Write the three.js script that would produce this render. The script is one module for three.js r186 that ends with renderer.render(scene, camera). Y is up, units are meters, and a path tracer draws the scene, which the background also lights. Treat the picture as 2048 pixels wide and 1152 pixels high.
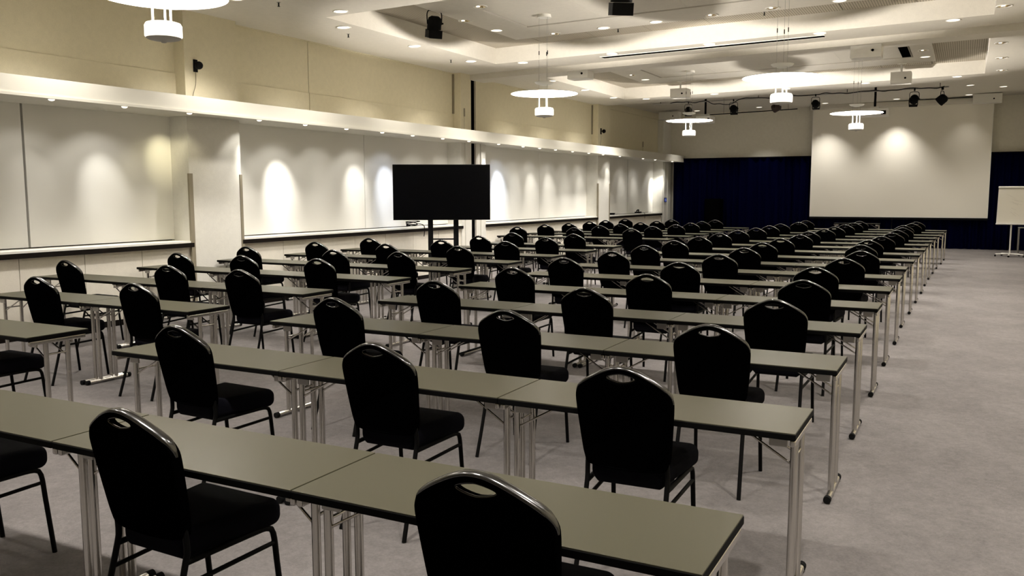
import * as THREE from 'three';
import { RoundedBoxGeometry } from 'three/addons/geometries/RoundedBoxGeometry.js';
import { mergeGeometries } from 'three/addons/utils/BufferGeometryUtils.js';

// ---------------------------------------------------------------- camera, exposure, renderer
const scene = new THREE.Scene();
scene.background = new THREE.Color(0x000000);
const camera = new THREE.PerspectiveCamera(37.02, 2048 / 1152, 0.05, 80);
camera.position.set(0, 1.679, 0);
camera.rotation.order = 'YXZ';
camera.rotation.set(-0.109, 0.483, -0.002);
scene.add(camera);
const renderer = new THREE.WebGLRenderer({ antialias: true });
renderer.toneMapping = THREE.LinearToneMapping;
renderer.toneMappingExposure = 1.03;
renderer.shadowMap.enabled = true;

// light levels (candela), one line each
const DOWN = 30, ISLAND = 14, STAGE = 24, PENDANT = 40, WASH_WIDE = 1.0, WASH_HOT = 6.5, WASH_LOW = 3;
const WARM = 0xfff8ee;

// ---------------------------------------------------------------- helpers
let seed = 7;
const rnd = () => { seed = (seed * 1664525 + 1013904223) >>> 0; return seed / 4294967296; };
const rr = (a, b) => a + (b - a) * rnd();
const used = {};
function numbered(n) {
  const b = n.replace(/_\d{3}$/, '');
  const k = used[b] = (used[b] ?? -1) + 1;
  return k ? `${b}_${String(k).padStart(3, '0')}` : b;
}
const SLOPE = 0.0155;                                   // the ceiling rises slightly across the room
const cy = (x, h = 0) => 4.2 + SLOPE * (x + 8.3) + h;
function tag(o, label, category, group) {
  o.userData.label = label; o.userData.category = category;
  if (group) o.userData.group = group;
  return o;
}
function thing(name, label, category, [x, y, z] = [0, 0, 0], turn = 0, group) {
  const o = new THREE.Group(); o.name = numbered(name); scene.add(o);
  o.position.set(x, y, z); o.rotation.y = turn;
  return tag(o, label, category, group);
}
function copy(src, label, [x, y, z], turn = 0, group) {
  const o = src.clone(); o.name = numbered(src.name); scene.add(o);
  o.position.set(x, y, z); o.rotation.y = turn; o.userData = { ...src.userData, label };
  if (group) o.userData.group = group;
  return o;
}
function part(name, geo, m, parent) {
  const o = new THREE.Mesh(Array.isArray(geo) ? merge(geo) : geo, m);
  o.name = name; o.castShadow = o.receiveShadow = true; parent.add(o); return o;
}
function sub(name, parent) { const g = new THREE.Group(); g.name = name; parent.add(g); return g; }
function struct(name) { const g = new THREE.Group(); g.name = name; g.userData.kind = 'structure'; scene.add(g); return g; }
function merge(list) { return list.length > 1 ? mergeGeometries(list.map(g => { const c = g.index ? g.toNonIndexed() : g; for (const k of Object.keys(c.attributes)) if (!['position', 'normal', 'uv'].includes(k)) c.deleteAttribute(k); return c; })) : list[0]; }
// box with uv in metres
function bx(w, h, d, x = 0, y = 0, z = 0) {
  const g = new THREE.BoxGeometry(w, h, d), p = g.attributes.position, n = g.attributes.normal, uv = g.attributes.uv;
  for (let i = 0; i < p.count; i++) {
    const X = p.getX(i) + x, Y = p.getY(i) + y, Z = p.getZ(i) + z;
    if (Math.abs(n.getY(i)) > .5) uv.setXY(i, X, Z); else if (Math.abs(n.getX(i)) > .5) uv.setXY(i, Z, Y); else uv.setXY(i, X, Y);
  }
  return g.translate(x, y, z);
}
const b2 = (x0, x1, y0, y1, z0, z1) => bx(Math.abs(x1 - x0), Math.abs(y1 - y0), Math.abs(z1 - z0), (x0 + x1) / 2, (y0 + y1) / 2, (z0 + z1) / 2);
const rb = (w, h, d, r, x = 0, y = 0, z = 0, s = 2) => new RoundedBoxGeometry(w, h, d, s, r).translate(x, y, z);
const V = (x, y, z) => new THREE.Vector3(x, y, z);
function rod(a, b, r, seg = 10) {
  const A = V(...a), B = V(...b), d = B.clone().sub(A), g = new THREE.CylinderGeometry(r, r, d.length(), seg);
  g.applyQuaternion(new THREE.Quaternion().setFromUnitVectors(V(0, 1, 0), d.normalize()));
  return g.translate((A.x + B.x) / 2, (A.y + B.y) / 2, (A.z + B.z) / 2);
}
function pipe(pts, r, seg = 24, rad = 8, tension = .5) {
  return new THREE.TubeGeometry(new THREE.CatmullRomCurve3(pts.map(p => V(...p)), false, 'catmullrom', tension), seg, r, rad, false);
}
// a band of flattened oval section swept along an outline (ra across the outline, rz along z)
function band(pts, ra, rz, m = 10) {
  const pos = [], idx = [], n = pts.length;
  for (let i = 0; i < n; i++) {
    const f = Math.min(1, .25 + Math.min(i, n - 1 - i) / 7), a = pts[Math.max(0, i - 1)], b = pts[Math.min(n - 1, i + 1)], l = Math.hypot(b[0] - a[0], b[1] - a[1]) || 1, nx = -(b[1] - a[1]) / l, ny = (b[0] - a[0]) / l;
    for (let j = 0; j < m; j++) { const t = j / m * Math.PI * 2; pos.push(pts[i][0] + nx * ra * f * Math.cos(t), pts[i][1] + ny * ra * f * Math.cos(t), pts[i][2] + rz * f * Math.sin(t)); }
  }
  for (let i = 0; i < n - 1; i++) for (let j = 0; j < m; j++) { const k = (j + 1) % m, A = i * m + j, B = i * m + k; idx.push(A, B, A + m, B, B + m, A + m); }
  const g = new THREE.BufferGeometry(); g.setAttribute('position', new THREE.Float32BufferAttribute(pos, 3)); g.setAttribute('uv', new THREE.Float32BufferAttribute(pos.filter((_, i) => i % 3 < 2), 2)); g.setIndex(idx); g.computeVertexNormals(); return g;
}
const lathe = (pts, seg = 32) => new THREE.LatheGeometry(pts.map(p => new THREE.Vector2(...p)), seg);

// ---------------------------------------------------------------- procedural textures
function noiseTex(n, fn, srgb) {
  const a = new Uint8Array(n * n * 4);
  for (let y = 0; y < n; y++) for (let x = 0; x < n; x++) {
    const c = fn(x, y), i = (y * n + x) * 4;
    a[i] = c[0]; a[i + 1] = c[1]; a[i + 2] = c[2]; a[i + 3] = 255;
  }
  const t = new THREE.DataTexture(a, n, n); t.magFilter = THREE.LinearFilter; t.minFilter = THREE.LinearMipmapLinearFilter; t.generateMipmaps = true;
  t.wrapS = t.wrapT = THREE.RepeatWrapping; if (srgb) t.colorSpace = THREE.SRGBColorSpace; t.needsUpdate = true; return t;
}
function lattice(n) { const a = new Float32Array(n * n); for (let i = 0; i < a.length; i++) a[i] = rnd(); return (x, y) => {
  const xi = Math.floor(x), yi = Math.floor(y), fx = x - xi, fy = y - yi, s = t => t * t * (3 - 2 * t), g = (i, j) => a[((j % n + n) % n) * n + (i % n + n) % n];
  const u = s(fx), v = s(fy); return (g(xi, yi) * (1 - u) + g(xi + 1, yi) * u) * (1 - v) + (g(xi, yi + 1) * (1 - u) + g(xi + 1, yi + 1) * u) * v; }; }
const L8 = lattice(8), L32 = lattice(32), L128 = lattice(128);
const carpetMap = noiseTex(512, (x, y) => {
  const f = x / 512, g = y / 512;
  const v = .92 + .10 * (L8(f * 8, g * 8) - .5) + .06 * (L32(f * 32, g * 32) - .5) + .08 * (L128(f * 128, g * 128) - .5) + .1 * (rnd() - .5);
  return [255 * Math.min(1, v * .985), 255 * Math.min(1, v * .955), 255 * Math.min(1, v * .945)].map(Math.round);
}, true);
const carpetBump = noiseTex(256, () => { const v = Math.round(255 * rnd()); return [v, v, v]; });
const fabricBump = noiseTex(256, (x, y) => { const v = Math.round(120 + 60 * (rnd() - .5) + 40 * Math.sin(x * Math.PI / 2) + 40 * Math.sin(y * Math.PI / 2)); return [v, v, v]; });
const wallMap = noiseTex(256, (x, y) => { const v = .96 + .018 * (L32(x / 8, y / 8) - .5) + .03 * (rnd() - .5); return [v, v, v].map(c => Math.round(255 * Math.min(1, c))); }, true);
const ribMap = noiseTex(128, (x) => { const k = x % 16, v = k < 5 ? .74 : 1; return [v, v, v].map(c => Math.round(255 * c)); }, true);
carpetMap.repeat.set(.25, .25); carpetBump.repeat.set(5, 5); wallMap.repeat.set(.6, .6); ribMap.repeat.set(3.2, 3.2); fabricBump.repeat.set(6, 6);

// ---------------------------------------------------------------- materials
const std = (c, rough = .8, o = {}) => new THREE.MeshStandardMaterial({ color: c, roughness: rough, ...o });
const lin = (r, g, b) => new THREE.Color().setRGB(r, g, b);
const dull = (c, rough, spec) => new THREE.MeshPhysicalMaterial({ color: c, roughness: rough, specularIntensity: spec });
const M = {
  carpet: std(lin(.222, .218, .217), 1, { map: carpetMap, bumpMap: carpetBump, bumpScale: .004 }),
  upperWall: std(lin(.79, .73, .55), .9, { map: wallMap }),
  panel: std(lin(.78, .77, .73), .75),
  pilaster: std(lin(.80, .785, .73), .75, { map: wallMap }),
  dado: std(lin(.86, .815, .72), .85, { map: wallMap }),
  shelf: std(lin(.63, .61, .54), .8),
  sill: std(lin(.88, .87, .82), .45),
  rail: dull(lin(.006, .004, .003), .7, .2),
  guard: std(lin(.25, .22, .16), .6),
  ceiling: std(lin(.74, .71, .64), .9, { map: wallMap }),
  coffer: std(lin(.76, .73, .66), .9, { map: wallMap }),
  rib: std(lin(.50, .455, .37), .9, { map: ribMap }),
  backing: std(lin(.05, .045, .035), .9),
  frontWall: std(lin(.90, .87, .765), .9, { map: wallMap }),
  black: dull(lin(.0025, .0025, .003), .7, .25),
  slot: dull(lin(.002, .002, .002), 1, 0),
    chairBack: dull(lin(.0006, .0006, .0007), 1, 0),
  seatFabric: new THREE.MeshPhysicalMaterial({ color: lin(.004, .004, .0068), roughness: .9, specularIntensity: .12, bumpMap: fabricBump, bumpScale: .001 }),
  chairTrim: new THREE.MeshPhysicalMaterial({ color: lin(.006, .0055, .005), roughness: .2, ior: 1.85 }),
  chairFrame: dull(lin(.0018, .0018, .0018), .6, .2),
  laminate: dull(lin(.054, .051, .034), .33, .30),
  edge: dull(lin(.002, .002, .002), .7, .15),
  chrome: std(lin(.62, .60, .57), .22, { metalness: 1 }),
  steel: std(lin(.42, .41, .39), .35, { metalness: .9 }),
  rubber: dull(lin(.005, .005, .005), .9, .2),
  white: std(lin(.80, .79, .75), .5),
  enamel: std(lin(.86, .86, .84), .55),
  canister: std(lin(.8, .8, .78), .5, { emissive: new THREE.Color(0xfff6e8), emissiveIntensity: 1.3 }),
  canisterCap: std(lin(.55, .54, .52), .6),
  screenCloth: std(lin(.86, .83, .745), .95),
  curtain: dull(lin(.0011, .0014, .015), 1, 0),
  tvGlass: dull(lin(.0004, .0005, .0012), .3, .18),
  paper: std(lin(.80, .77, .68), .8),
  glow: std(0xffffff, .5, { emissive: new THREE.Color(0xfff0d8), emissiveIntensity: 2.6 }),
  sparkleGlow: std(0xffffff, .5, { emissive: new THREE.Color(0xfff4e2), emissiveIntensity: 2.2 }),
  goldRefl: std(lin(.75, .62, .38), .25, { metalness: 1 }),
  touch: std(lin(.02, .03, .10), .3, { emissive: lin(.03, .05, .22), emissiveIntensity: 1.2 }),
  redBlack: std(lin(.02, .006, .004), .5),
};
for (const m of Object.values(M)) m.side = THREE.FrontSide;
M.curtain.side = THREE.DoubleSide;

function spot(parent, color, I, pos, target, angle, penumbra, radius = 1.5) {
  const l = new THREE.SpotLight(color, I, 0, angle, penumbra, 2);
  l.position.set(...pos); l.castShadow = true; l.shadow.radius = radius; l.shadow.mapSize.set(512, 512);
  l.name = 'spot_source'; l.target.name = 'spot_target';
  parent.add(l); parent.add(l.target); l.target.position.set(...target); return l;
}

// ---------------------------------------------------------------- floor and closing walls
const floor = struct('floor');
part('carpet', b2(-10.6, 1.9, -.12, 0, -29.9, 2.9), M.carpet, floor);
const wallRight = struct('wall_right');
part('wall_panel', b2(1.64, 1.9, 0, 4.9, -29.9, 2.9), M.upperWall, wallRight);
part('baseboard', b2(1.622, 1.64, 0, .09, -29.4, 2.6), M.rail, wallRight);
const wallBack = struct('wall_back');
part('wall_panel', b2(-10.6, 1.9, 0, 4.9, 2.6, 2.9), M.upperWall, wallBack);
const wallFront = struct('wall_front');
part('wall_panel', b2(-10.6, 1.9, 0, 4.9, -29.9, -29.5), M.frontWall, wallFront);
part('upper_panel', b2(-9.2, 1.64, 2.86, 4.75, -29.5, -29.36), M.frontWall, wallFront);

// ---------------------------------------------------------------- left wall (own frame: o = out from the rail face, s = along the room)
const wl = struct('wall_left');
wl.position.set(-9.40, 0, -16); wl.rotation.y = -.0195;
const S = z => z + 16;
const wall = (name, m, o0, o1, y0, y1, z0, z1) => part(name, b2(o0, o1, y0, y1, S(z0), S(z1)), m, wl);
wall('backing', M.backing, -1.2, -.40, 0, 4.9, -30, 3.2);
// lower white panels with recessed joints
for (const [a, b] of [[3, .6], [.585, -1.8], [-1.815, -4.2], [-4.215, -6.44], [-6.47, -8.6], [-9.5, -12.86], [-12.872, -15.95], [-16.65, -19.95], [-19.96, -22.95], [-23.75, -26.12], [-26.17, -28.56]])
  wall('wall_panel', M.panel, -.40, -.35, 1.05, 2.8, a, b);
for (const [a, b] of [[3, -8.6], [-9.5, -15.7], [-16.65, -22.95], [-23.8, -28.5]]) {
  wall('sill', M.sill, -.40, .0, 1.005, 1.035, a, b);
  wall('rail', M.rail, -.40, .016, .948, 1.008, a, b);
  const n = Math.round(Math.abs(b - a) / .85), w = (b - a) / n;
  for (let i = 0; i < n; i++) wall('dado_panel', M.dado, -.40, -.03, .075, .948, a + w * i - .004, a + w * (i + 1) + .004);
  wall('baseboard', M.rail, -.40, -.02, 0, .075, a, b);
}
// pilasters, lower and upper
for (const [a, b] of [[-8.57, -9.52], [-22.92, -23.8]]) {
  wall('pilaster', M.pilaster, -.40, .0, 0, 2.78, a, b);
  wall('pilaster_upper', M.upperWall, -.40, -.0, 2.9, 4.9, a, b);
  wall('guard_strip', M.guard, -.02, .014, 0, 1.97, a + .015, a - .05);
  wall('guard_strip', M.guard, -.02, .014, 0, 1.97, b + .035, b - .012);
}
wall('pilaster', M.pilaster, -.40, .0, 0, 2.78, -15.66, -16.06);
wall('pilaster', M.pilaster, -.40, .0, 0, 2.78, -16.2, -16.66);
wall('pilaster_trim', M.pilaster, .0, .03, 0, 2.78, -15.78, -15.86);
wall('pilaster_trim', M.pilaster, .0, .03, 0, 2.78, -16.42, -16.50);
wall('pilaster_upper', M.upperWall, -.40, .0, 2.9, 4.9, -15.66, -16.06);
wall('pilaster_upper', M.upperWall, -.40, .0, 2.9, 4.9, -16.2, -16.95);
wall('partition_slot', M.slot, -.40, -.004, 0, 4.9, -16.06, -16.2);
wall('guard_strip', M.guard, -.01, .012, 0, 4.2, -16.215, -16.23);
wall('pilaster', M.pilaster, -.40, .0, 0, 4.9, -28.52, -29.6);
wall('pilaster_trim', M.white, .0, .025, 0, 2.7, -28.62, -28.68);
wall('pilaster_trim', M.white, .0, .025, .75, 2.7, -29.0, -29.04);
// upper wall panels, with the moulding lines
for (const [a, b] of [[3, .2], [.19, -3.0], [-3.01, -8.57], [-9.52, -11.255], [-11.268, -15.66], [-16.95, -22.92], [-23.8, -26.9], [-26.91, -29.6]]) {
  wall('upper_panel', M.upperWall, -.40, -.20, 3.345, 4.9, a, b);
  wall('upper_panel', M.upperWall, -.40, -.188, 2.9, 3.3425, a, b);
  wall('moulding', M.upperWall, -.40, -.172, 4.165, 4.9, a, b);
}
wall('guard_strip', M.guard, -.2, -.16, 3.35, 4.16, -15.63, -15.66);
wall('guard_strip', M.guard, -.2, -.16, 3.35, 4.16, -22.89, -22.92);

// the lit shelf box running along the wall above the panels
const shelf = struct('trim_1');
shelf.position.copy(wl.position); shelf.rotation.copy(wl.rotation);
part('shelf_box', b2(-.35, .50, 2.755, 2.965, S(3), S(-29.5)), M.shelf, shelf);
part('shelf_lip', b2(.46, .515, 2.745, 2.775, S(3), S(-29.5)), M.shelf, shelf);

// ---------------------------------------------------------------- ceiling (own frame: X = x + 8.3, Y above the soffit)
const ceil = struct('ceiling');
ceil.position.set(-8.3, 4.2, 0); ceil.rotation.z = Math.atan(SLOPE);
const cb = (name, m, x0, x1, h0, h1, z0, z1) => part(name, b2(x0 + 8.3, x1 + 8.3, h0, h1, z0, z1), m, ceil);
const CX0 = -8.25, CX1 = .25;
const coffers = [[-2.85, -7.9], [-10.0, -15.07], [-17.25, -22.3]];
cb('roof_slab', M.backing, -10.8, 2.0, .55, .7, 2.9, -29.9);
cb('soffit', M.ceiling, -10.8, CX0, 0, .55, 2.9, -23.5);
cb('soffit', M.ceiling, CX1, 2.0, 0, .55, 2.9, -23.5);
cb('soffit', M.ceiling, CX0, CX1, 0, .55, 2.9, -2.85);
cb('soffit', M.ceiling, CX0, CX1, 0, .55, -7.9, -10.0);
cb('soffit', M.ceiling, CX0, CX1, 0, .55, -15.07, -17.25);
cb('soffit', M.ceiling, CX0, CX1, 0, .55, -22.3, -23.5);
cb('stage_ceiling', M.ceiling, -10.8, 2.0, .17, .55, -23.5, -29.9);
cb('bulkhead', M.ceiling, -10.2, 2.0, -.11, .1, -16.03, -16.6);
for (const [z0, z1] of coffers) {
  const c = (z0 + z1) / 2;
  // ribbed perforated panels round the recess, one by one
  const xs = 8, step = (CX1 - CX0) / xs;
  for (let i = 0; i < xs; i++) for (const [a, b] of [[z0, c + 1.66], [c - 1.66, z1]]) cb('ribbed_panel', M.rib, CX0 + i * step + .006, CX0 + (i + 1) * step - .006, .30, .33, a, b);
  for (let i = 0; i < 3; i++) for (const [a, b] of [[CX0, -7.35], [-.72, CX1]]) cb('ribbed_panel', M.rib, a, b, .30, .33, c + 1.66 - i * 1.107 - .006, c + 1.66 - (i + 1) * 1.107 + .006);
  // lowered island with a sunk middle panel
  cb('island_frame', M.coffer, -7.35, -.72, .24, .34, c + 1.66, c + .77);
  cb('island_frame', M.coffer, -7.35, -.72, .24, .34, c - .77, c - 1.66);
  cb('island_frame', M.coffer, -7.35, -6.68, .24, .34, c + .77, c - .77);
  cb('island_frame', M.coffer, -1.12, -.72, .24, .34, c + .77, c - .77);
  cb('groove', M.backing, -6.7, -1.1, .335, .36, c + .79, c - .79);
  const px = (-6.65 + 1.15) / 4;
  for (let i = 0; i < 4; i++) cb('island_panel', M.coffer, -6.65 - i * px + .002, -6.65 - (i + 1) * px - .002, .25, .335, c + .735, c - .735);
}
cb('vent_slot', M.slot, -1.33, -1.16, .244, .3, -19.05, -20.5);

// ---------------------------------------------------------------- chairs
const zBack = y => .17 + (y - .45) * .2;
function makeChair() {
  const t = thing('banquet_chair', '', 'chair');
  // back pad: crowned outline with a lens-shaped hand hole
  const out = [[0, .957], [.035, .953], [.085, .934], [.15, .898], [.19, .868], [.209, .838], [.214, .80], [.208, .71], [.196, .58], [.188, .535], [.178, .508], [.152, .496], [.08, .491], [0, .490]];
  const s = new THREE.Shape();
  const right = new THREE.CatmullRomCurve3(out.map(([x, y]) => V(x, y, 0)), false, 'catmullrom', .5).getPoints(36);
  s.moveTo(right[0].x, right[0].y);
  for (const q of right.slice(1)) s.lineTo(q.x, q.y);
  for (const q of [...right].reverse().slice(1, -1)) s.lineTo(-q.x, q.y);
  const hole = new THREE.Path(), hp = [];
  for (let i = 0; i < 24; i++) { const a = i / 24 * Math.PI * 2; hp.push([.064 * Math.cos(a), .911 + .021 * Math.sin(a) * (1 - .25 * Math.abs(Math.cos(a)))]); }
  hp.forEach(([x, y], i) => i ? hole.lineTo(x, y) : hole.moveTo(x, y)); hole.closePath(); s.holes.push(hole);
  const g = new THREE.ExtrudeGeometry(s, { depth: .026, bevelEnabled: true, bevelThickness: .009, bevelSize: .007, bevelOffset: -.007, bevelSegments: 2 });
  const p = g.attributes.position;
  const lean = (x, y, z) => z - .013 + zBack(y) - .5 * x * x;
  for (let i = 0; i < p.count; i++) p.setZ(i, lean(p.getX(i), p.getY(i), p.getZ(i)));
  g.computeVertexNormals();
  part('backrest', g, M.chairBack, t);
  const tp = [];
  for (let i = -16; i <= 16; i++) { const q = right[Math.min(35, Math.abs(i))]; tp.push([Math.sign(i) * q.x, q.y - .003, lean(q.x, q.y, .013)]); }
  part('back_trim', band(tp, .0095, .021), M.chairTrim, t);
  const hr = hp.concat([hp[0]]).map(([x, y]) => [x, y, lean(x, y, .022)]);
  part('handle_rim', pipe(hr, .0045, 48, 6), M.chairTrim, t);
  // seat: thick cushion, domed top
  const sg = new RoundedBoxGeometry(.44, .105, .43, 5, .042), sp = sg.attributes.position;
  for (let i = 0; i < sp.count; i++) { const x = sp.getX(i), z = sp.getZ(i); let y = sp.getY(i); if (y > 0) y += .016 * (1 - (x / .22) ** 2) * (1 - (z / .215) ** 2); else if (z > 0) y -= .05 * Math.max(0, 1 - (x / .20) ** 2) * Math.min(1, z / .15); const q = (z + .215) / .43; sp.setX(i, x * (1 - .26 * q * q)); sp.setY(i, y); }
  sg.computeVertexNormals();
  part('seat', sg.translate(0, .470, -.045), M.seatFabric, t);
  for (const k of [-1, 1]) {
    part('leg', pipe([[k * .172, .62, zBack(.62) - .028], [k * .178, .53, zBack(.53) - .014], [k * .181, .46, .168], [k * .180, .412, .178], [k * .184, .2, .24], [k * .19, 0, .305]], .0115, 26, 8), M.chairFrame, t);
    part('seat_rail', pipe([[k * .180, .418, .176], [k * .187, .420, 0], [k * .192, .420, -.16]], .0115, 8, 8), M.chairFrame, t);
    part('leg', pipe([[k * .192, .420, -.15], [k * .193, .415, -.195], [k * .194, .386, -.222], [k * .196, .25, -.237], [k * .2, 0, -.262]], .0115, 22, 8), M.chairFrame, t);
    part('stretcher', rod([k * .180, .338, .2], [k * .195, .35, -.226], .009, 8), M.chairFrame, t);
  }
  return t;
}
const chair0 = makeChair(); let chairUsed = false;
function chair(x, z, turn, label, group) {
  if (!chairUsed) { chairUsed = true; chair0.position.set(x, 0, z); chair0.rotation.y = turn; tag(chair0, label, 'chair', group); return; }
  copy(chair0, label, [x, 0, z], turn, group);
}

// ---------------------------------------------------------------- seminar tables
const TW = 1.33, TD = .457;
function makeTable(fine) {
  const t = thing('seminar_table', '', 'table');
  part('edge_band', rb(TW, .026, TD, .004, 0, .724, -TD / 2), M.edge, t);
  part('table_top', rb(TW - .004, .006, TD - .004, .002, 0, .7375, -TD / 2), M.laminate, t);
  for (const k of [-1, 1]) {
    const X = k * (TW / 2 - .027), zc = -TD / 2;
    const P = [[rod([X, .03, zc + .08], [X, .69, zc + .08], .0165)], [rod([X, .03, zc - .08], [X, .69, zc - .08], .0165)]];
    const foot = [rod([X, .022, -.03], [X, .022, -TD + .03], .0175)];
    const caps = [-.018, -TD + .018].map(z => rod([X, .022, z - .016], [X, .022, z + .016], .0205));
    const bar = [rb(.024, .03, TD - .04, .008, X + k * .013, .694, zc)];
    const brace = s => [rod([X - k * .012, .575, zc + s * .08], [X - k * .25, .71, zc + s * .05], .0055, 6)];
    const brk = [.13, -.13].map(q => rb(.075, .055, .012, .004, X - k * .055, .683, zc + q));
    const tie = [rod([X, .60, zc - .08], [X, .60, zc + .08], .007, 6)];
    if (fine) {
      const f = sub('leg_frame', t);
      for (const q of P) part('post', q, M.chrome, f);
      part('foot', foot, M.chrome, f); for (const c of caps) part('foot_cap', c, M.rubber, f);
      part('top_bar', bar, M.chrome, f); part('brace', brace(1), M.chrome, f); part('brace', brace(-1), M.chrome, f);
      for (const q of brk) part('bracket', q, M.steel, f); part('tie_bar', tie, M.chrome, f);
    } else {
      const f = part('leg_frame', [...P.flat(), ...foot, ...bar, ...brace(1), ...brace(-1), ...brk, ...tie], M.chrome, t);
      for (const c of caps) part('foot_cap', c, M.rubber, f);
    }
  }
  return t;
}
const tables = [makeTable(true), makeTable(false)], tableUsed = [false, false];
function table(x, z, turn, label, group, fine) {
  const k = fine ? 0 : 1, t = tables[k];
  if (!tableUsed[k]) { tableUsed[k] = true; t.position.set(x, 0, z); t.rotation.y = turn; tag(t, label, 'table', group); return; }
  copy(t, label, [x, 0, z], turn, group);
}

const ORD = ['first', 'second', 'third', 'fourth', 'fifth', 'sixth', 'seventh', 'eighth', 'ninth', 'tenth', 'eleventh', 'twelfth', 'thirteenth', 'fourteenth', 'fifteenth', 'sixteenth', 'seventeenth'];
// aisle block: [z of the front edge, x of the aisle end, measured chairs (x, offset) aisle / middle / inner]
const AISLE = [
  [-2.023, -.53, [[-1.10, .14], [-2.49, .12], [-3.93, .1]]], [-3.425, -.543, [[-1.25, .06], [-2.52, .06], [-3.83, .12]]],
  [-4.788, -.559, [[-1.22, .12], [-2.51, .10], [-3.87, .06]]], [-6.16, -.582, [[-1.12, .17], [-2.55, .09], [-3.89, .12]]],
  [-7.55, -.588, [[-1.16, .10], [-2.50, .17], [-3.91, .04]]], [-8.971, -.599, [[-1.26, .15], [-2.65, .14], [-4.0, .09]]],
  [-10.316, -.592, [[-1.16, .13], [-2.57, .11], [-3.90, .16]]], [-11.671, -.609, [[-1.11, .05], [-2.59, .09], [-3.95, .13]]],
  [-13.043, -.588], [-14.414, -.573], [-15.786, -.553], [-17.147, -.551], [-18.498, -.537], [-19.861, -.505], [-21.232, -.469], [-22.611, -.409], [-23.991, -.377]];
const PLACE_A = ['aisle end', 'middle', 'inner end'];
AISLE.forEach(([z, xe, ch], r) => {
  for (let i = 0; i < 3; i++) {
    const tx = xe - TW / 2 - i * (TW + .003) + (r === 0 ? [0, .07, .137][i] : 0);
    table(tx, z, 0, `grey-topped folding table, ${PLACE_A[i]} of the ${ORD[r]} row from the back, aisle block`, 'tables of the aisle block', r < 8);
    if (r === 0 && i === 1) scene.children[scene.children.length - 1].scale.x = .895;
    let [x, dz] = ch ? ch[i] : [xe - TW / 2 - i * (TW + .003) + rr(-.06, .06), rr(.08, .15)]; dz = Math.max(dz, .085);
    chair(x, z - .27 + dz, rr(-.05, .05), `black banquet chair, ${PLACE_A[i]} of the ${ORD[r]} row from the back, aisle block`, 'chairs of the aisle block');
  }
});
// wall block, in front of the spotlit wall
const WALLB = [
  [-3.476, -5.441, 1, 1], [-4.863, -5.50, 2, 2, [[-6.0, .10], [-7.26, .11]]], [-6.225, -5.50, 3, 3, [[-6.17, .14], [-7.23, .08], [-8.79, .11]]],
  [-7.617, -5.523, 3, 3, [[-6.44, -.05], [-7.59, .05], [-8.65, .09]]], [-8.975, -5.515, 3, 3, [[-6.26, .06], [-7.28, .13], [-8.85, .05]]],
  [-10.333, -5.485, 3, 3, [[-6.23, .05], [-7.45, .07], [-8.76, .12]]], [-11.694, -5.465, 3, 3, [[-6.21, .10], [-7.30, .2], [-8.70, .2]]],
  [-13.036, -5.47, 2, 2, [[-6.15, .1], [-7.42, .1]]], [-14.373, -5.509, 2, 2, [[-6.22, .1], [-7.48, .1]]],
  [-17.1, -5.36, 3, 3], [-18.5, -5.34, 3, 3], [-19.69, -5.31, 3, 3], [-20.98, -5.28, 3, 3], [-22.17, -5.27, 3, 3], [-23.63, -5.24, 3, 3]];
const PLACE_W = ['inner end', 'middle', 'wall end'];
WALLB.forEach(([z, xe, nt, nc, ch], r) => {
    for (let i = 0; i < nt; i++) table(xe - TW / 2 - i * (TW + .002), z + (i % 2 ? .006 : 0), 0, `grey-topped folding table, ${PLACE_W[i]} of the ${ORD[r]} row from the back, wall block`, 'tables of the wall block', r < 6);
  for (let i = 0; i < nc; i++) {
    let [x, dz] = ch ? ch[i] : [[-6.1, -7.36, -8.74][i] + (r > 10 ? .1 : 0) + rr(-.05, .05), rr(.08, .14)]; dz = Math.max(dz, .085);
    chair(x, z - .27 + dz, rr(-.06, .06), `black banquet chair, ${PLACE_W[i]} of the ${ORD[r]} row from the back, wall block`, 'chairs of the wall block');
  }
});
table(-2.97, -28.75, 0, 'lone grey-topped folding table standing below the projection screen by the curtain', undefined, false);

// ---------------------------------------------------------------- stage end: curtain, screen, flip chart, loudspeaker
function drape(x0, x1, label) {
  const n = Math.round((x1 - x0) / .02), m = 6, pos = [], uv = [], idx = [];
  let ph = rr(0, 6);
  for (let i = 0; i <= n; i++) {
    const x = x0 + (x1 - x0) * i / n; ph += .02 * (27 + 7 * Math.sin(x * 2.3) + 5 * Math.sin(x * 7.1));
    for (let j = 0; j <= m; j++) { const y = .015 + 2.835 * j / m, a = .062 - .03 * j / m; pos.push(x, y, -29.22 + a * Math.sin(ph) + .02 * Math.sin(ph * .43 + 1)); uv.push(x, y); }
  }
  for (let i = 0; i < n; i++) for (let j = 0; j < m; j++) { const a = i * (m + 1) + j, b = a + m + 1; idx.push(a, b, a + 1, b, b + 1, a + 1); }
  const g = new THREE.BufferGeometry(); g.setAttribute('position', new THREE.Float32BufferAttribute(pos, 3)); g.setAttribute('uv', new THREE.Float32BufferAttribute(uv, 2)); g.setIndex(idx); g.computeVertexNormals();
  const t = thing('stage_curtain', label, 'curtain', [0, 0, 0], 0, 'stage curtains');
  part('pleated_cloth', g, M.curtain, t);
  part('curtain_track', b2(x0, x1, 2.85, 2.875, -29.27, -29.17), M.black, t);
}
drape(-9.0, -2.0, 'navy pleated curtain hung beside the projection screen, wide drop reaching the spotlit wall');
drape(-1.98, 1.6, 'navy pleated curtain behind the flip chart, drop on the aisle side');

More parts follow.
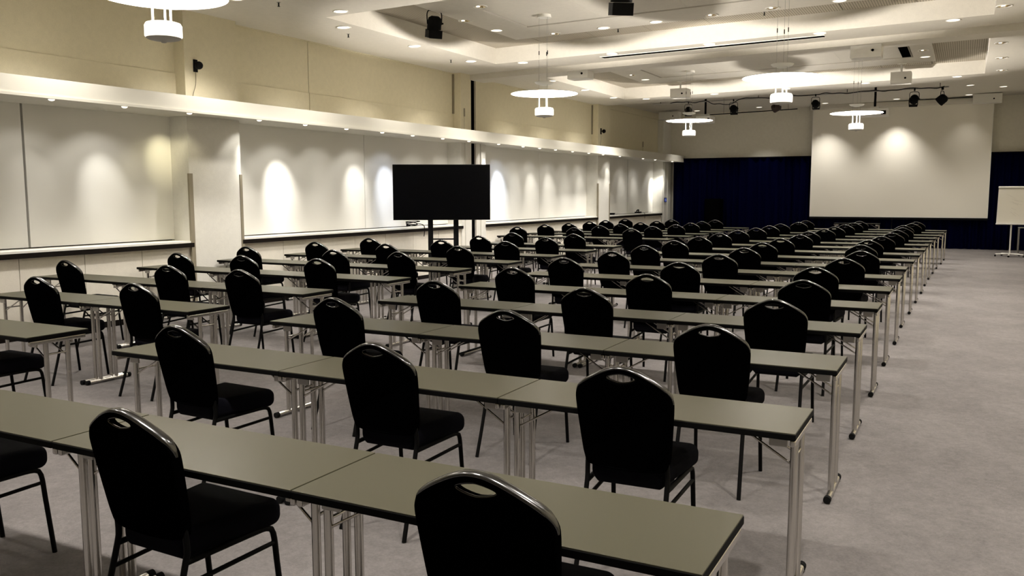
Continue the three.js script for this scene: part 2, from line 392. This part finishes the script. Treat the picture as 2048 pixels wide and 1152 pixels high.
const scr = thing('projection_screen', 'large blank cream projection screen hanging in front of the navy curtain', 'projection screen', [-1.905, 0, -29.05]);
part('screen_cloth', b2(-2.50, 2.50, .96, 4.34, -.006, .006), M.screenCloth, scr);
part('screen_border', [b2(-2.515, -2.50, .94, 4.34, -.006, .0065), b2(2.50, 2.515, .94, 4.34, -.006, .0065), b2(-2.515, 2.515, .935, .96, -.006, .0065)], M.white, scr);
part('bottom_batten', b2(-2.515, 2.515, .875, .935, -.02, .02), M.black, scr);
part('roller_case', rb(5.2, .16, .16, .03, 0, 4.375, 0), M.ceiling, scr);

const fc = thing('flip_chart', 'white rolling flip chart with a big paper pad beside the aisle at the curtain', 'flip chart', [1.1, 0, -26.2], -.12);
{
  const board = sub('board', fc); board.position.set(0, .86, 0); board.rotation.x = -.2;
  part('board_panel', rb(.70, 1.0, .022, .008, 0, .5, -.02), M.white, board);
  part('paper_pad', b2(-.335, .335, .03, .95, -.009, .004), M.paper, board);
  part('clamp_bar', rb(.71, .05, .045, .012, 0, .985, 0), M.white, board);
  part('pen_tray', rb(.71, .025, .06, .006, 0, -.005, .02), M.white, board);
  const marks = []; // faint pencil strokes on the pad
  for (let i = 0; i < 9; i++) { const x = rr(-.2, .05), y = rr(.3, .8); marks.push(rod([x, y, .0045], [x + rr(.12, .25), y - rr(.02, .12), .0045], .0012, 4)); }
  const sm = part('pen_stroke', marks, std(lin(.45, .43, .38), .9), board); sm.name = 'pen_stroke';
  part('post', rod([0, .06, -.05], [0, 1.0, -.05], .02), M.white, fc);
  for (let i = 0; i < 5; i++) {
    const a = i / 5 * Math.PI * 2 + .3, c = Math.cos(a) * .34, s = Math.sin(a) * .34 - .05;
    const l = part('base_leg', rod([0, .075, -.05], [c, .06, s], .018), M.white, fc);
    part('caster', new THREE.CylinderGeometry(.026, .026, .022, 12).rotateZ(Math.PI / 2).rotateY(a).translate(c, .027, s), M.rubber, l);
  }
}
const st = thing('side_table', 'silver tube-legged side table behind the flip chart, cut by the edge of the photo', 'table', [1.47, 0, -27.3]);
part('table_top', rb(.30, .022, .40, .006, 0, .735, 0), M.steel, st);
for (const x of [-.13, .13]) for (const z of [-.18, .18]) part('leg', rod([x, 0, z], [x, .726, z], .016), M.steel, st);
for (const x of [-.13, .13]) part('side_rail', rod([x, .66, -.18], [x, .66, .18], .01, 8), M.steel, st);
const sp = thing('loudspeaker', 'black loudspeaker on a floor stand against the navy curtain', 'loudspeaker', [-7.47, 0, -28.85]);
part('cabinet', rb(.55, .85, .38, .03, 0, 1.08, 0), M.chairBack, sp);
part('grille', rb(.49, .78, .012, .004, 0, 1.08, .194), M.slot, sp);
part('stand_pole', rod([0, .03, 0], [0, .68, 0], .025), M.black, sp);
part('stand_base', new THREE.CylinderGeometry(.24, .26, .03, 24).translate(0, .015, 0), M.black, sp);

// ---------------------------------------------------------------- television on its stand
const tv = thing('television', 'large black flat-screen television standing switched off before the spotlit wall', 'television', [-8.58, 0, -13.57], .56);
part('bezel', rb(1.79, 1.02, .05, .008, 0, 1.71, 0), M.black, tv);
part('screen', b2(-.88, .88, 1.22, 2.205, .024, .028), M.tvGlass, tv);
part('rear_housing', rb(1.2, .7, .06, .02, 0, 1.68, -.05), M.black, tv);
for (const x of [-.215, .26]) {
  part('stand_post', rb(.095, 1.72, .06, .012, x, .88, -.11), M.black, tv);
  part('stand_foot', rb(.09, .05, .62, .012, x, .05, -.05), M.black, tv);
}
part('crossbar', rb(.40, .025, .04, .006, .0225, .84, -.11), M.black, tv);
part('mount_plate', rb(.75, .30, .04, .008, .02, 1.7, -.075), M.black, tv);

// ---------------------------------------------------------------- pendants
function pendant(x, y, z, label) {
  const t = thing('pendant_lamp', label, 'pendant lamp', [x, y, z], 0, 'disc pendant lamps');
  const top = cy(x, .25) - y;
  part('reflector_disc', lathe([[0, .03], [.05, .03], [.3, .026], [.515, .006], [.53, 0], [.53, -.006], [.3, .012], [0, .016]], 56), M.enamel, t);
  const can = part('lamp_canister', lathe([[.142, -.347], [.15, -.335], [.15, -.25], [.138, -.228], [.118, -.222], [.112, -.225], [.112, -.25]], 40), M.canister, t);
  part('glowing_bulb', new THREE.SphereGeometry(.045, 20, 12).translate(0, -.306, 0), M.glow, can);
  part('bottom_cap', lathe([[0, -.385], [.02, -.385], [.024, -.37], [.09, -.366], [.125, -.358], [.142, -.347]], 40), M.canisterCap, can);
  for (let i = 0; i < 3; i++) {
    const a = i / 3 * Math.PI * 2 + .5, c = Math.cos(a) * .085, s = Math.sin(a) * .085;
    part('rod', rod([c, -.235, s], [c, .02, s], .009, 8), M.enamel, t);
    part('cable', rod([c, .02, s], [c, top - .02, s], .0022, 5), M.steel, t);
    part('cable_grip', rod([c, .60, s], [c, .66, s], .007, 6), M.rubber, t);
  }
  part('canopy_bowl', lathe([[0, .13], [.05, .125], [.13, .15], [.155, .175], [.15, .18], [0, .17]], 32), M.enamel, t);
  part('ceiling_rose', new THREE.CylinderGeometry(.10, .11, .05, 28).translate(0, top - .02, 0), M.white, t);
  spot(t, 0xfff6ea, PENDANT, [0, -.306, 0], [0, 3, 0], 1.27, .05, 1);
}
pendant(-6.02, 3.33, -5.2, 'lit white disc pendant with hanging canister, cut off by the top of the photo');
pendant(-6.02, 3.265, -12.6, 'lit white disc pendant over the wall block, in front of the black wall slot');
pendant(-2.33, 3.275, -12.5, 'lit white disc pendant hanging over the aisle block, biggest whole disc in view');
pendant(-5.76, 3.36, -19.85, 'lit white disc pendant nearest the stage over the inner ends, projector behind its rim');
pendant(-2.13, 3.37, -19.8, 'lit white disc pendant in front of the projection screen');

// ---------------------------------------------------------------- ceiling downlights
function makeDown(lit) {
  const t = thing('ceiling_downlight', '', 'downlight', [0, 0, 0], 0);
  part('trim_ring', lathe([[.094, .004], [.095, -.005], [.106, -.006], [.110, -.002], [.110, .004]], 28), M.white, t);
  if (lit) part('diffuser', new THREE.CylinderGeometry(.0945, .0945, .004, 28).translate(0, .004, 0), M.glow, t);
  else {
    part('reflector', lathe([[.079, .0], [.06, .006], [0, .008]], 28), M.goldRefl, t);
    for (let i = 0; i < 4; i++) { const a = i * Math.PI / 2 + .4; part('small_reflector', lathe([[.0, .012], [.016, .006], [.028, -.006], [.030, -.006]], 14).translate(.04 * Math.cos(a), 0, .04 * Math.sin(a)), i === 1 ? M.sparkleGlow : M.goldRefl, t); }  // one of the four has emissive colour, a put-in sparkle in an unlit fitting
  }
  return t;
}
const firstDown = [makeDown(false), makeDown(true)], protoDown = firstDown.map(o => o.clone()), downUsed = [false, false];
function down(x, z, h, lit, I, label, group) {
  const stage = group === 'stage downlights', k = lit ? 1 : 0; let o = protoDown[k];
  if (!downUsed[k]) { downUsed[k] = true; o = firstDown[k]; o.position.set(x, cy(x, h) - .004, z); tag(o, label, 'downlight', group); }
  else o = copy(o, label, [x, cy(x, h) - .004, z], 0, group);
  o.rotation.z = Math.atan(SLOPE);
  if (lit) { // the lamp itself, a child of its own fitting
    spot(o, WARM, I, [0, -.11, 0], [0, -3, 0], stage ? .76 : 1.05, 1, stage ? 2 : 5);
  }
}
const RIB_X = [-7.72, -5.88, -4.08, -2.25, -.3];
const XN = ['by the wall', 'second from the wall', 'in mid row', 'second from the aisle', 'at the aisle side'];
for (const [z, nm] of [[-2.2, 'added on the unseen soffit behind the camera'], [-9.05, 'on the first ceiling strip from the back'], [-15.2, 'on the strip beside the black slot'], [-17.1, 'on the strip in front of the far recess'], [-22.5, 'on the strip nearest the stage']])  // the row behind the camera is unseen, added to light the near floor
  RIB_X.forEach((x, i) => { if (nm.includes('far') && i === 0) x = -7.69; const zz = z === -9.05 && i === 0 ? -9.92 : z; down(z === -9.05 && i === 0 ? -7.82 : x, z === -9.05 && i === 0 ? -9.8 : zz, 0, true, DOWN * (z < -20 ? 1.4 : 1), `round lit downlight ${nm}, ${XN[i]}`, 'lit round downlights'); });
[-4.0, -6.3, -8.5, -10.69, -12.59, -14.5, -17.88, -19.8, -21.73].forEach((z, i) => down(-8.48 + (i > 5 ? .12 : 0), z, 0, true, DOWN * (i < 3 ? .8 : .5), `round lit downlight on the wall-side ceiling strip, ${ORD[i]} from the back`, 'lit round downlights'));  // first three are out of view, added to light near floor and upper wall
[-4.0, -6.3, -10.69, -12.59].forEach((z, i) => down(.42, z, 0, true, DOWN, `round lit downlight on the aisle-side ceiling strip, ${ORD[i]} from the back`, 'lit round downlights'));  // first two are unseen, added to brighten the near floor
[-1.5, -5, -8.5, -12, -15.5, -19].forEach((z, i) => down(1.32, z, 0, true, DOWN * [.6, .35, .15, .12, .12, .12][i], `added unseen downlight brightening the aisle wall, ${ORD[i]} from the back`, 'added unseen aisle wall downlights'));  // out-of-view lamps added to lift the ambient light on the aisle side
[[-.03, -26.02], [.76, -26.9]].forEach(([x, z], i) => down(x, z, .17, true, DOWN * .5, `round lit downlight beside the wide white box fixture, ${['nearer the bar', 'nearer the curtain'][i]}`, 'lit round downlights'));
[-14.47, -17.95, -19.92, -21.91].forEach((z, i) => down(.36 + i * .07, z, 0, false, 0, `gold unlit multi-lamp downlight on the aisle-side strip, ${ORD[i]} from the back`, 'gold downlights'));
[[-7.23, -13.24, 'at the wall-side corner'], [-5.59, -14.03, 'just behind the disc pendant'], [-4.66, -14.02, 'next to the pendant pair'], [-1.81, -14.01, 'cut by the top of the photo']].forEach(([x, z, s]) => down(x, z, .24, true, ISLAND, `round lit downlight in the near ceiling island, ${s}`, 'lit round downlights'));
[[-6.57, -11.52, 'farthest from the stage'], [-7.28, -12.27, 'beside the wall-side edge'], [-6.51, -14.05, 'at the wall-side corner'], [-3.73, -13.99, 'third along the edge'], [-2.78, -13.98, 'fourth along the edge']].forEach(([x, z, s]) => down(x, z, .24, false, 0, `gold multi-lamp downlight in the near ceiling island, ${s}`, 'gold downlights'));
[[-7.09, -20.58, 'wall side'], [-.9, -20.62, 'aisle side']].forEach(([x, z, s]) => down(x, z, .24, true, ISLAND, `round lit downlight in the far ceiling island, ${s}`, 'lit round downlights'));
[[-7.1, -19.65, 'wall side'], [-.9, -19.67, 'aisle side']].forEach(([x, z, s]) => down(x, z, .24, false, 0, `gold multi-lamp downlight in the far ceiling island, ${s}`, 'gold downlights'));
[[-7.93, -28.2], [-5.95, -28.3], [-3.97, -28.35], [-1.96, -28.45], [-.05, -28.5]].forEach(([x, z], i) => down(x, z, .17, true, STAGE * [.6, .8, 1, 1, .1][i], `round lit downlight in the stage ceiling, ${ORD[i]} from the spotlit wall`, 'stage downlights'));

// ---------------------------------------------------------------- wall washers under the shelf, aimed at the panels
const WASH = [[-6.32, .6, .15], [-7.26, 1, .6], [-8.24, .7, .35, 0xfff3c8], [-9.49, .8, .45], [-10.45, 1.1, 1.8], [-11.43, .8, .12], [-12.39, 1.1, 1.1], [-13.3, .9, 1.2, 0xe6eeff], [-14.3, .6, .2], [-15.26, .7, .5], [-16.48, .7, .8], [-17.6, 1.2, 1.8, 0xe2ecff], [-18.43, .7, .3], [-19.28, .9, .7], [-20.27, .8, .6], [-21.29, .6, .2], [-22.26, .8, .35], [-23.5, .5, .3], [-25.4, .6, .3], [-26.5, .6, .3], [-28.2, 1.2, 2.4]];
let washer0;
WASH.forEach(([z, wide, hot, col = 0xfffaf0], i) => {
  const o = .43, x = -9.40 + o - .0195 * (z + 16);
  const label = `small lit spotlight under the wall shelf, ${ORD[i] ?? ['eighteenth', 'nineteenth', 'twentieth', 'twenty-first'][i - 17]} from the back of the room`;
  let t;
  if (!washer0) {
    t = thing('wall_washer', label, 'spotlight', [x, 2.755, z], 0, 'wall washers under the shelf');
    part('trim_ring', lathe([[.036, .002], [.037, -.008], [.046, -.01], [.052, -.002], [.052, .002]], 20), M.steel, t);
    part('lamp_lens', new THREE.SphereGeometry(.036, 16, 8, 0, Math.PI * 2, Math.PI / 2, Math.PI / 2).scale(1, .6, 1).translate(0, -.006, 0), M.glow, t);
    washer0 = t.clone();
  } else t = copy(washer0, label, [x, 2.755, z]);
  const at = [-.82, -1.6, -.2], corner = i === 2;
  spot(t, col, WASH_WIDE * wide, [0, -.045, 0], at, .85, .35, 1);
  if (z > -25) spot(t, col, WASH_LOW * (.45 + .55 * Math.min(1, hot)), [0, -.045, 0], [-.60, -1.74, -.1], .37, 1, 1);
  spot(t, col, WASH_HOT * hot, [0, -.045, 0], corner ? [-.55, -.42, -.14] : [-.82, -1.08, -.25], .37, .95, 1);
});

// ---------------------------------------------------------------- black recessed slot for the middle screen
const slot = thing('screen_slot', 'long black slot in the ceiling strip for a roll-down screen', 'ceiling slot', [-4.2, cy(-4.2) - .006, -15.46]);
slot.rotation.z = Math.atan(SLOPE);
part('slot_lining', b2(-1.98, 1.98, -.006, .004, -.09, .09), M.slot, slot);
part('slot_lip', [b2(-2, 2, -.01, .004, .09, .098), b2(-2, 2, -.01, .004, -.098, -.09)], M.white, slot);

// ---------------------------------------------------------------- white box speakers and projectors under the ceiling
function whiteBox(x, y, z, w, h, d, label, stub, group) {
  const t = thing('ceiling_speaker_box', label, 'ceiling speaker', [x, y, z], 0, group);
  part('housing', rb(w, h, d, .012), M.white, t);
  part('front_port', new THREE.CylinderGeometry(.022, .022, .012, 16).rotateX(Math.PI / 2).translate(w * .22, -.02, d / 2 + .002), M.slot, t);
  const top = stub - y;
  part('bracket_pole', rod([0, h / 2 - .01, 0], [0, top, 0], .022), M.white, t);
  part('mount_plate', b2(-.09, .09, top - .015, top, -.07, .07), M.white, t);
}
whiteBox(-1.63, 4.12, -16.3, .50, .27, .34, 'large white box speaker under the ceiling beam on the aisle side', cy(-1.63, -.1), undefined);
whiteBox(-6.98, 4.08, -16.3, .44, .23, .34, 'white box speaker under the ceiling beam near the wall', cy(-6.98, -.1), undefined);
whiteBox(-6.45, 4.17, -21.4, .42, .22, .36, 'white box speaker on a short pole below the far ceiling recess, wall side', cy(-6.45, .25), undefined);
whiteBox(-1.40, 4.23, -21.4, .42, .25, .36, 'white box speaker on a short pole below the far ceiling recess, aisle side', cy(-1.4, .25), undefined);
whiteBox(.42, 4.36, -28.5, .74, .26, .34, 'wide white box fixture beside the projection screen top', cy(.4, .18), undefined);
whiteBox(-8.65, 4.19, -27.6, .66, .24, .34, 'wide white box fixture in the stage corner by the wall', cy(-8.65, .18), undefined);

function projector(x, y, z, w, label) {
  const t = thing('ceiling_projector', label, 'projector', [x, y, z]);
  part('housing', rb(w, .2, .5, .03), M.white, t);
  for (const k of [-1, 1]) part('vent', rb(w * .16, .10, .012, .004, k * w * .33, -.02, .25), M.slot, t);
  part('lens', new THREE.CylinderGeometry(.05, .05, .05, 20).rotateX(Math.PI / 2).translate(.05, 0, -.26), M.black, t);
  part('drop_pole', rod([0, .10, 0], [0, cy(x, .18) - y, 0], .03), M.black, t);
  part('mount_bracket', rb(.22, .06, .2, .01, 0, .12, 0), M.white, t);
}
projector(-6.78, 3.80, -25.0, .45, 'white projector on a black pole behind the wall-side disc pendant');
projector(-2.24, 3.80, -25.0, .72, 'white projector with dark vents on a black pole before the projection screen');

// ---------------------------------------------------------------- lighting bar and stage spotlights
const bar = thing('lighting_bar', 'long thin steel lighting bar across the stage ceiling with a wavy black cable', 'lighting bar', [0, 0, -24.6]);
part('tube', rod([-8.25, 4.27, 0], [-.5, 4.33, 0], .017), M.steel, bar);
for (const x of [-8.0, -5.2, -2.9, -.7]) part('hanger', rod([x, 4.28 + (x + 8.2) * .0077, 0], [x, cy(x, .18), 0], .008, 6), M.black, bar);
{
  const q = []; for (let i = 0; i <= 40; i++) { const x = -7.7 + 7.1 * i / 40; q.push([x, 4.275 + (x + 8.2) * .0077 + .018 * Math.sin(i * 1.1) + .012 * Math.sin(i * 2.7) - (i > 6 && i < 11 ? .11 : 0), .02]); }
  part('cable', pipe(q, .012, 160, 6), M.rubber, bar);
}
const low = thing('lighting_rail', 'thin black rail hanging behind the wall-side projector pole', 'lighting rail', [0, 0, -25.2]);
part('tube', rod([-6.9, 3.95, 0], [-4.25, 4.01, 0], .014), M.black, low);
for (const x of [-6.3, -4.5]) part('hanger', rod([x, 3.965 + (x + 6.9) * .0226, 0], [x, cy(x, .18), 0], .004, 5), M.black, low);
function par(x, yTop, z, turn, tilt, label, barn, scale = 1, m = M.black) {
  const t = thing('stage_spotlight', label, 'stage light', [x, yTop, z], turn, 'stage spotlights'); t.scale.setScalar(scale);
  part('clamp', rb(.04, .07, .05, .008, 0, -.02, 0), M.black, t);
  part('yoke', pipe([[-.12, -.30, 0], [-.125, -.15, 0], [-.10, -.09, 0], [0, -.08, 0], [.10, -.09, 0], [.125, -.15, 0], [.12, -.30, 0]], .009, 30, 6, .3), M.black, t);
  const b = sub('lamp_body', t); b.position.set(0, -.28, 0); b.rotation.x = tilt;
  part('can', lathe([[0, .11], [.06, .11], [.10, .08], [.112, .04], [.115, -.10], [.108, -.10], [.10, -.04], [0, -.04]], 24), m, b);
  part('rear_knob', rod([.10, 0, 0], [.15, 0, 0], .014, 8), m, b);
  if (barn) for (const q of [rb(.22, .13, .006, .002, 0, -.17, .11), rb(.22, .13, .006, .002, 0, -.17, -.11), rb(.006, .12, .2, .002, .11, -.17, 0), rb(.006, .12, .2, .002, -.11, -.17, 0)]) part('barn_door', q, m, b);
}
par(-7.17, 4.29, -24.6, .3, 1.25, 'black stage spotlight on the bar, first from the spotlit wall', true, .85);
par(-5.88, 4.29, -24.6, .1, 1.3, 'black stage spotlight on the bar, second from the spotlit wall', true, .9);
par(-4.70, 4.30, -24.6, 1.2, 1.2, 'reddish dark stage spotlight on the bar, half behind the big disc pendant', false, 1, M.redBlack);
par(-3.69, 4.31, -24.6, 0, 1.3, 'black stage spotlight on the bar beside the edge of the projection screen', true, .85);
par(-1.28, 4.32, -24.6, .2, 1.1, 'black stage spotlight with open yoke over the projection screen', true, .9);
par(-.64, 4.32, -24.6, 1.3, .9, 'black stage spotlight at the aisle end of the bar, turned sideways', false, 1.05);
par(-7.37, 4.56, -11.5, .9, .25, 'black spotlight with barn doors hung in the near ceiling recess', true, .95);
par(-3.98, 4.55, -10.6, .6, .2, 'black spotlight hung in the ceiling island, cut by the top of the photo', true, 1.2);

// ---------------------------------------------------------------- small things on walls and ledge
function onWall(o, z) { return [-9.40 + o - .0195 * (z + 16), z]; }
function wallCam(z, y, label) {
  const [x] = onWall(0, z), t = thing('wall_camera', label, 'camera', [x, y, z]);
  part('wall_bracket', rb(.02, .17, .07, .006, .01, 0, 0), M.black, t);
  part('arm', rod([.02, 0, 0], [.08, 0, .0], .012), M.black, t);
  part('camera_ball', new THREE.SphereGeometry(.055, 18, 12).translate(.11, -.005, .03), M.black, t);
  part('cable', pipe([[.012, -.08, 0], [.014, -.25, .01], [.016, -.38, .06], [.03, -.475, .09]], .004, 16, 5), M.guard, t);
}
wallCam(-8.75, 3.45, 'small black ball camera on the near upper pilaster');
wallCam(-23.1, 3.44, 'small black ball camera on the far upper pilaster');
for (const [z, y, o, s] of [[-15.78, 3.38, 0, 'on the upper pilaster beside the black slot'], [-27.03, 3.27, -.185, 'on the upper wall close to the stage']]) {
  const [x] = onWall(o, z), t = thing('wall_sensor', `slim dark sensor strip ${s}`, 'sensor', [x, y, z]);
  part('strip', rb(.02, .17, .035, .005, .01, 0, 0), M.guard, t); part('cable', rod([.006, -.08, 0], [.006, -.38, .01], .003, 5), M.guard, t);
}
{ const [x] = onWall(0, -28.75), t = thing('touch_panel', 'small blue touch panel on the bright end pillar by the curtain', 'touch panel', [x + .028, 1.46, -28.75]);
  part('frame', rb(.018, .15, .26, .005), M.black, t); part('display', b2(.006, .0105, -.055, .055, -.11, .11), M.touch, t);
  part('icon', [b2(.0105, .0115, -.02, .03, .01, .06), b2(.0105, .0115, -.03, .0, -.07, -.02)], std(lin(.5, .5, .7), .5), t); }
{ const [x] = onWall(-.15, -14.05), t = thing('cable_coil', 'coil of black cable on the white ledge beneath the television', 'cable', [x, 1.047, -14.05]);
  part('coil', [0, 1, 2, 3].map(i => new THREE.TorusGeometry(.10 + .012 * i, .008, 6, 28).rotateX(Math.PI / 2 + .25 * Math.sin(i * 2)).rotateY(i).translate(.01 * i, .035 + .02 * i, 0)), M.rubber, t);
  part('plug', rb(.05, .035, .09, .01, .02, .03, .14), M.rubber, t);
  part('loose_end', pipe([[.06, .05, -.08], [.13, .04, -.16], [.165, .0, -.2], [.168, -.1, -.2], [.168, -.2, -.18]], .008, 24, 6), M.rubber, t); }
{ const [x] = onWall(-.15, -24.25), t = thing('cable_coil', 'flat black cable coil on the ledge beside the far pilaster', 'cable', [x, 1.047, -24.25]);
  part('coil', [0, 1, 2].map(i => new THREE.TorusGeometry(.11 + .014 * i, .010, 6, 28).rotateX(Math.PI / 2).translate(0, .012 + .018 * i, 0)), M.rubber, t); part('tie', rb(.03, .05, .03, .006, .115, .03, 0), M.rubber, t); }
{ const [x] = onWall(-.15, -26.6), t = thing('desk_telephone', 'black desk telephone on the far ledge with its cord hanging over', 'telephone', [x, 1.045, -26.6]);
  part('body', rb(.18, .05, .2, .015, 0, .03, 0), M.black, t); part('handset', pipe([[-.02, .07, -.1], [0, .105, -.05], [0, .11, .03], [-.02, .075, .09]], .02, 20, 8), M.black, t);
  part('cord', pipe([[.08, .02, -.08], [.15, .015, -.15], [.166, -.02, -.17], [.168, -.16, -.17]], .006, 20, 6), M.rubber, t); }
for (const [x, z, h, s] of [[-8.17, -8.95, 0, 'at the top of the photo'], [-8.75, -11.14, 0, 'beside two lit downlights'], [-8.71, -14.15, 0, 'near the black wall slot'], [-5.41, -14.25, .24, 'under the ceiling island beyond the pendant'], [-2.95, -14.21, .24, 'beside the gold downlights']]) {
  const t = thing('fire_sprinkler', `small dark ceiling sprinkler ${s}`, 'sprinkler', [x, cy(x, h), z]);
  part('escutcheon', new THREE.CylinderGeometry(.025, .025, .006, 16).translate(0, -.002, 0), M.steel, t);
  part('head', rod([0, -.002, 0], [0, -.05, 0], .009, 8), M.black, t); part('deflector', new THREE.CylinderGeometry(.018, .018, .004, 12).translate(0, -.052, 0), M.black, t);
}

renderer.render(scene, camera);
